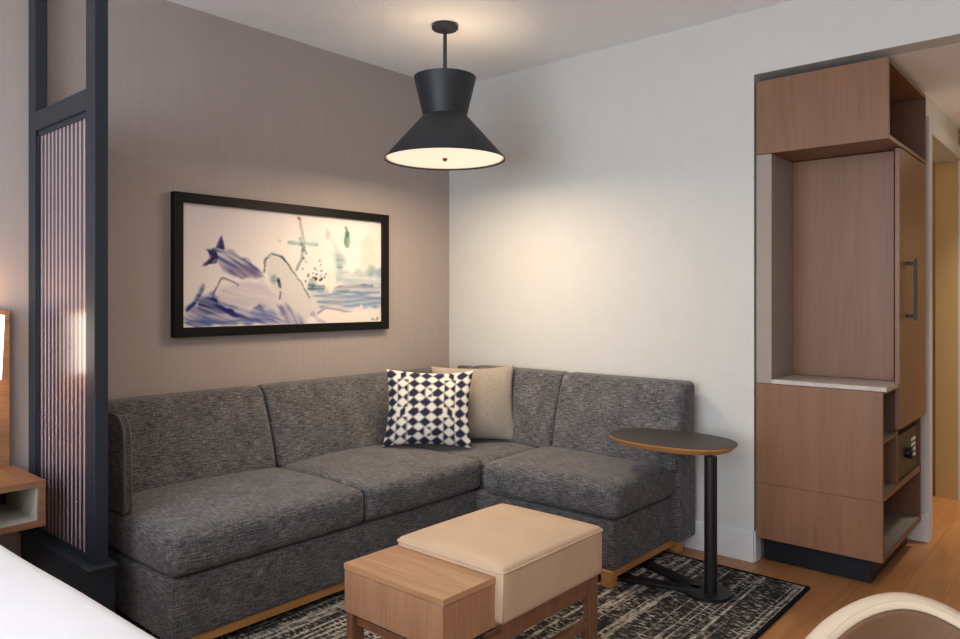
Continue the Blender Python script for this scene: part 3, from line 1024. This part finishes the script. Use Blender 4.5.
# tall wardrobe
wd = thing('wardrobe', 'tall walnut wardrobe unit with a black bar handle facing the entry', 'wardrobe', (2.28, .55, .66))
MB().box(CX0 + .002, 2.511, .303, .79, .8525, 1.922, .001).build('body', cab, wd)
MB().box(2.258, 2.5275, .303, .79, .668, .837, .001).build('panel', cabd, wd)
dr = MB().box(2.529, 2.549, .215, .792, .664, 1.919, .0015).build('door', cab, wd)
MB().box(2.065, 2.511, .286, .302, .8735, 1.920, .001).build('niche_panel', cab, wd)
hd = MB().box(2.549, 2.585, .352, .368, 1.160, 1.176, .001).box(2.549, 2.585, .352, .368, 1.400, 1.416, .001).box(2.577, 2.589, .350, .370, 1.148, 1.428, .002)
h_ = hd.build('handle', M['black'], dr); h_['label'] = 'black bar handle'
# overhead box, open towards the entry
oc = thing('overhead_cabinet', 'walnut box cabinet at the top under the soffit, open on its side', 'cabinet', (2.28, .4, 1.924))
MB().box(CX0, 2.551, -.004, .016, 1.924, 2.268, .0012).build('front_panel', cab, oc)
MB().box(CX0, 2.551, .0165, .792, 2.250, 2.268, .001).build('top', cab, oc)
MB().box(CX0, 2.551, .0165, .792, 1.924, 1.942, .001).build('bottom', cab, oc)
MB().box(CX0, CX0 + .018, .0165, .792, 1.942, 2.250).build('side_panel', cabd, oc)
MB().box(CX0 + .018, 2.551, .774, .792, 1.942, 2.250).build('back_panel', cabd, oc)
# safe
sf = thing('safe', 'small black safe with keypad in the cabinet shelf', 'safe', (2.4, .53, .4055))
MB().box(2.262, 2.508, .300, .768, .4056, .625, .004).build('body', M['black'], sf)
sdoor = MB().box(2.508, 2.520, .306, .762, .412, .619, .003).build('door', M['black'], sf)
MB().cyl((2.520, .50, .515), (2.538, .50, .515), .026, 24).box(2.538, 2.546, .494, .506, .488, .542, .002).build('dial', M['black'], sdoor, 40)
kp = MB()
for a in range(2):
    for b_ in range(4):
        kp.box(2.520, 2.524, .60 + a * .05, .632 + a * .05, .476 + b_ * .026, .490 + b_ * .026, .001)
kp.build('keypad', M['keys'], sdoor)

# ------------------------------------------------------------------ armchair near the camera
RR = .28
AC = Vector((3.08, -2.102))
fwd = -Vector((math.cos(1.983), math.sin(1.983)))      # the way it faces
ach = thing('armchair', 'cream round-backed armchair with brown inside at the lower right corner', 'chair', (AC.x, AC.y, 0))
side_ = Vector((fwd.y, -fwd.x))


def shell(r, th, z):
    """point of the curved back; th measured from the middle of the back"""
    p = AC - fwd * (r * math.cos(th)) + side_ * (r * math.sin(th))
    return Vector((p.x, p.y, z))


def ztop(th):
    return .683 - .141 * (math.hypot(th, .12) - .06) ** 1.511


def backrest(r_out, r_in, zlow, th_max=1.45, n=48, shrink=0.0):
    b = MB(); bm = b.bm
    rows = []
    for i in range(n + 1):
        th = -th_max + 2 * th_max * i / n
        zt = ztop(th) - shrink
        mid, hw = (r_out + r_in) / 2, (r_out - r_in) / 2
        prof = [(r_in, zlow), (r_in, zt - hw * 1.6)]
        for k in range(1, 8):
            a = PI * k / 8
            prof.append((mid - hw * math.cos(a), zt - hw * 1.0 + hw * math.sin(a) * 1.0))
        prof += [(r_out, zt - hw * 1.6), (r_out, zlow)]
        rows.append([bm.verts.new(shell(r, th, z)) for r, z in prof])
    m = len(rows[0])
    for a, c in zip(rows, rows[1:]):
        for k in range(m):
            bm.faces.new((a[k], a[(k + 1) % m], c[(k + 1) % m], c[k]))
    bm.faces.new(rows[0]); bm.faces.new(rows[-1][::-1])
    bmesh.ops.recalc_face_normals(bm, faces=bm.faces[:])
    return b


br_ = backrest(RR, RR - .046, .32).build('backrest', M['cream_vinyl'], ach, 60)
seamp = MB()
for off in (.035, .040):
    seamp.tube([shell(RR - off, -1.42 + 2.84 * i / 60, ztop(-1.42 + 2.84 * i / 60) - .0045 - (off - .034) * .55) for i in range(61)], .0014, 6)
seamp.build('piping', M['cream_vinyl'], br_, 180)
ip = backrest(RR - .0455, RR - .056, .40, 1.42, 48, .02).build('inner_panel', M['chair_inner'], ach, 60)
ip['label'] = 'brown inner face of the back'
seat = MB().lathe([(0, .36), (.19, .36), (.215, .375), (.222, .40), (.215, .435), (.19, .45), (0, .455)], (AC.x + fwd.x * .02, AC.y + fwd.y * .02, 0), 48).build('seat', M['cream_vinyl'], ach, 60)
MB().lathe([(0, .325), (.20, .325), (.20, .345), (0, .345)], (AC.x, AC.y, 0), 40).build('seat_frame', M['frame_wood'], ach, 40)
for k in range(4):
    a = PI / 4 + k * PI / 2 + math.atan2(fwd.y, fwd.x)
    p0 = Vector((AC.x + .16 * math.cos(a), AC.y + .16 * math.sin(a), .33)); p1 = Vector((AC.x + .21 * math.cos(a), AC.y + .21 * math.sin(a), 0.0))
    MB().cyl(p1, p0, .011, 16, .018).build('leg', M['frame_wood'], ach, 40)


# ------------------------------------------------------------------ light
def light(name, kind, loc, energy, color=(1, 1, 1), rot=(0, 0, 0), parent=None, **kw):
    d = bpy.data.lights.new(name, kind)
    d.energy = energy; d.color = color
    for k, v in kw.items(): setattr(d, k, v)
    o = bpy.data.objects.new(name, d)
    COL.objects.link(o)
    o.location = loc; o.rotation_euler = rot
    if parent is not None:
        o.parent = parent
        o.location = Vector(loc) - parent.location
    return o


WARM = (1.0, 0.75, 0.48)
# daylight through the window wall
light('window_daylight', 'AREA', ((wx0 + wx1) / 2, -6.24, (wz0 + wz1) / 2), 140, (0.82, 0.91, 1.0), (PI / 2, 0, 0), shape='RECTANGLE', size=wx1 - wx0 - .1, size_y=wz1 - wz0 - .1)
# pendant: light thrown down through the diffuser and up out of the top cone
light('pendant_downlight', 'AREA', (LX, LY, 1.934), 18, WARM, (0, 0, 0), pl, shape='DISK', size=.5)
light('pendant_uplight', 'POINT', (LX + .03, LY, 2.25), 3.2, WARM, (0, 0, 0), pl, shadow_soft_size=.03)
# fill lights added at the ceiling, out of view, to brighten upward surfaces
for (rx, ry) in ((1.6, -4.6), (3.7, -4.9)):
    light('ceiling_fill', 'AREA', (rx, ry, H - .004), 22, (.96, .97, 1.0), (0, 0, 0), shape='DISK', size=.5)
# reading lamp
light('reading_bulb', 'POINT', (.100, -2.612, 1.06), 2.0, WARM, (0, 0, 0), rl, shadow_soft_size=.03)
# entry hall downlight and the lit room behind the doorway
light('hall_downlight', 'AREA', (3.05, 1.6, HH - .004), 9, (1.0, .88, .7), (0, 0, 0), shape='DISK', size=.16, spread=math.radians(84))
light('hall_lamp', 'POINT', (3.1, 1.15, 2.12), 2.0, (1.0, .84, .64), (0, 0, 0), shadow_soft_size=.05)
light('closet_light', 'AREA', (1.95, 1.5, HH - .004), 1.5, (1.0, .72, .40), (0, 0, 0), shape='DISK', size=.2)

w = bpy.data.worlds.new('world')
S.world = w
w.use_nodes = True
bg = w.node_tree.nodes['Background']
bg.inputs[0].default_value = (.85, .92, 1.0, 1)
bg.inputs[1].default_value = 1.0

# ------------------------------------------------------------------ camera
cam = bpy.data.cameras.new('camera')
co = bpy.data.objects.new('camera', cam)
COL.objects.link(co)
cam.sensor_fit = 'HORIZONTAL'
cam.sensor_width = 36.0
cam.lens = 736.0 / 960.0 * 36.0
cam.shift_y = -(319.5 - 298.0) / 960.0
cam.clip_start = .05
co.location = (3.287, -3.476, 1.25)
co.rotation_euler = (PI / 2, 0, math.atan2(640.0, 736.0))
S.camera = co

S.view_settings.view_transform = 'Standard'
S.view_settings.look = 'None'
S.view_settings.exposure = 0.0
S.view_settings.gamma = 1.0
S.view_settings.use_curve_mapping = False
S.cycles.use_denoising = True
S.cycles.max_bounces = 10
S.cycles.diffuse_bounces = 6
S.cycles.sample_clamp_indirect = 6.0
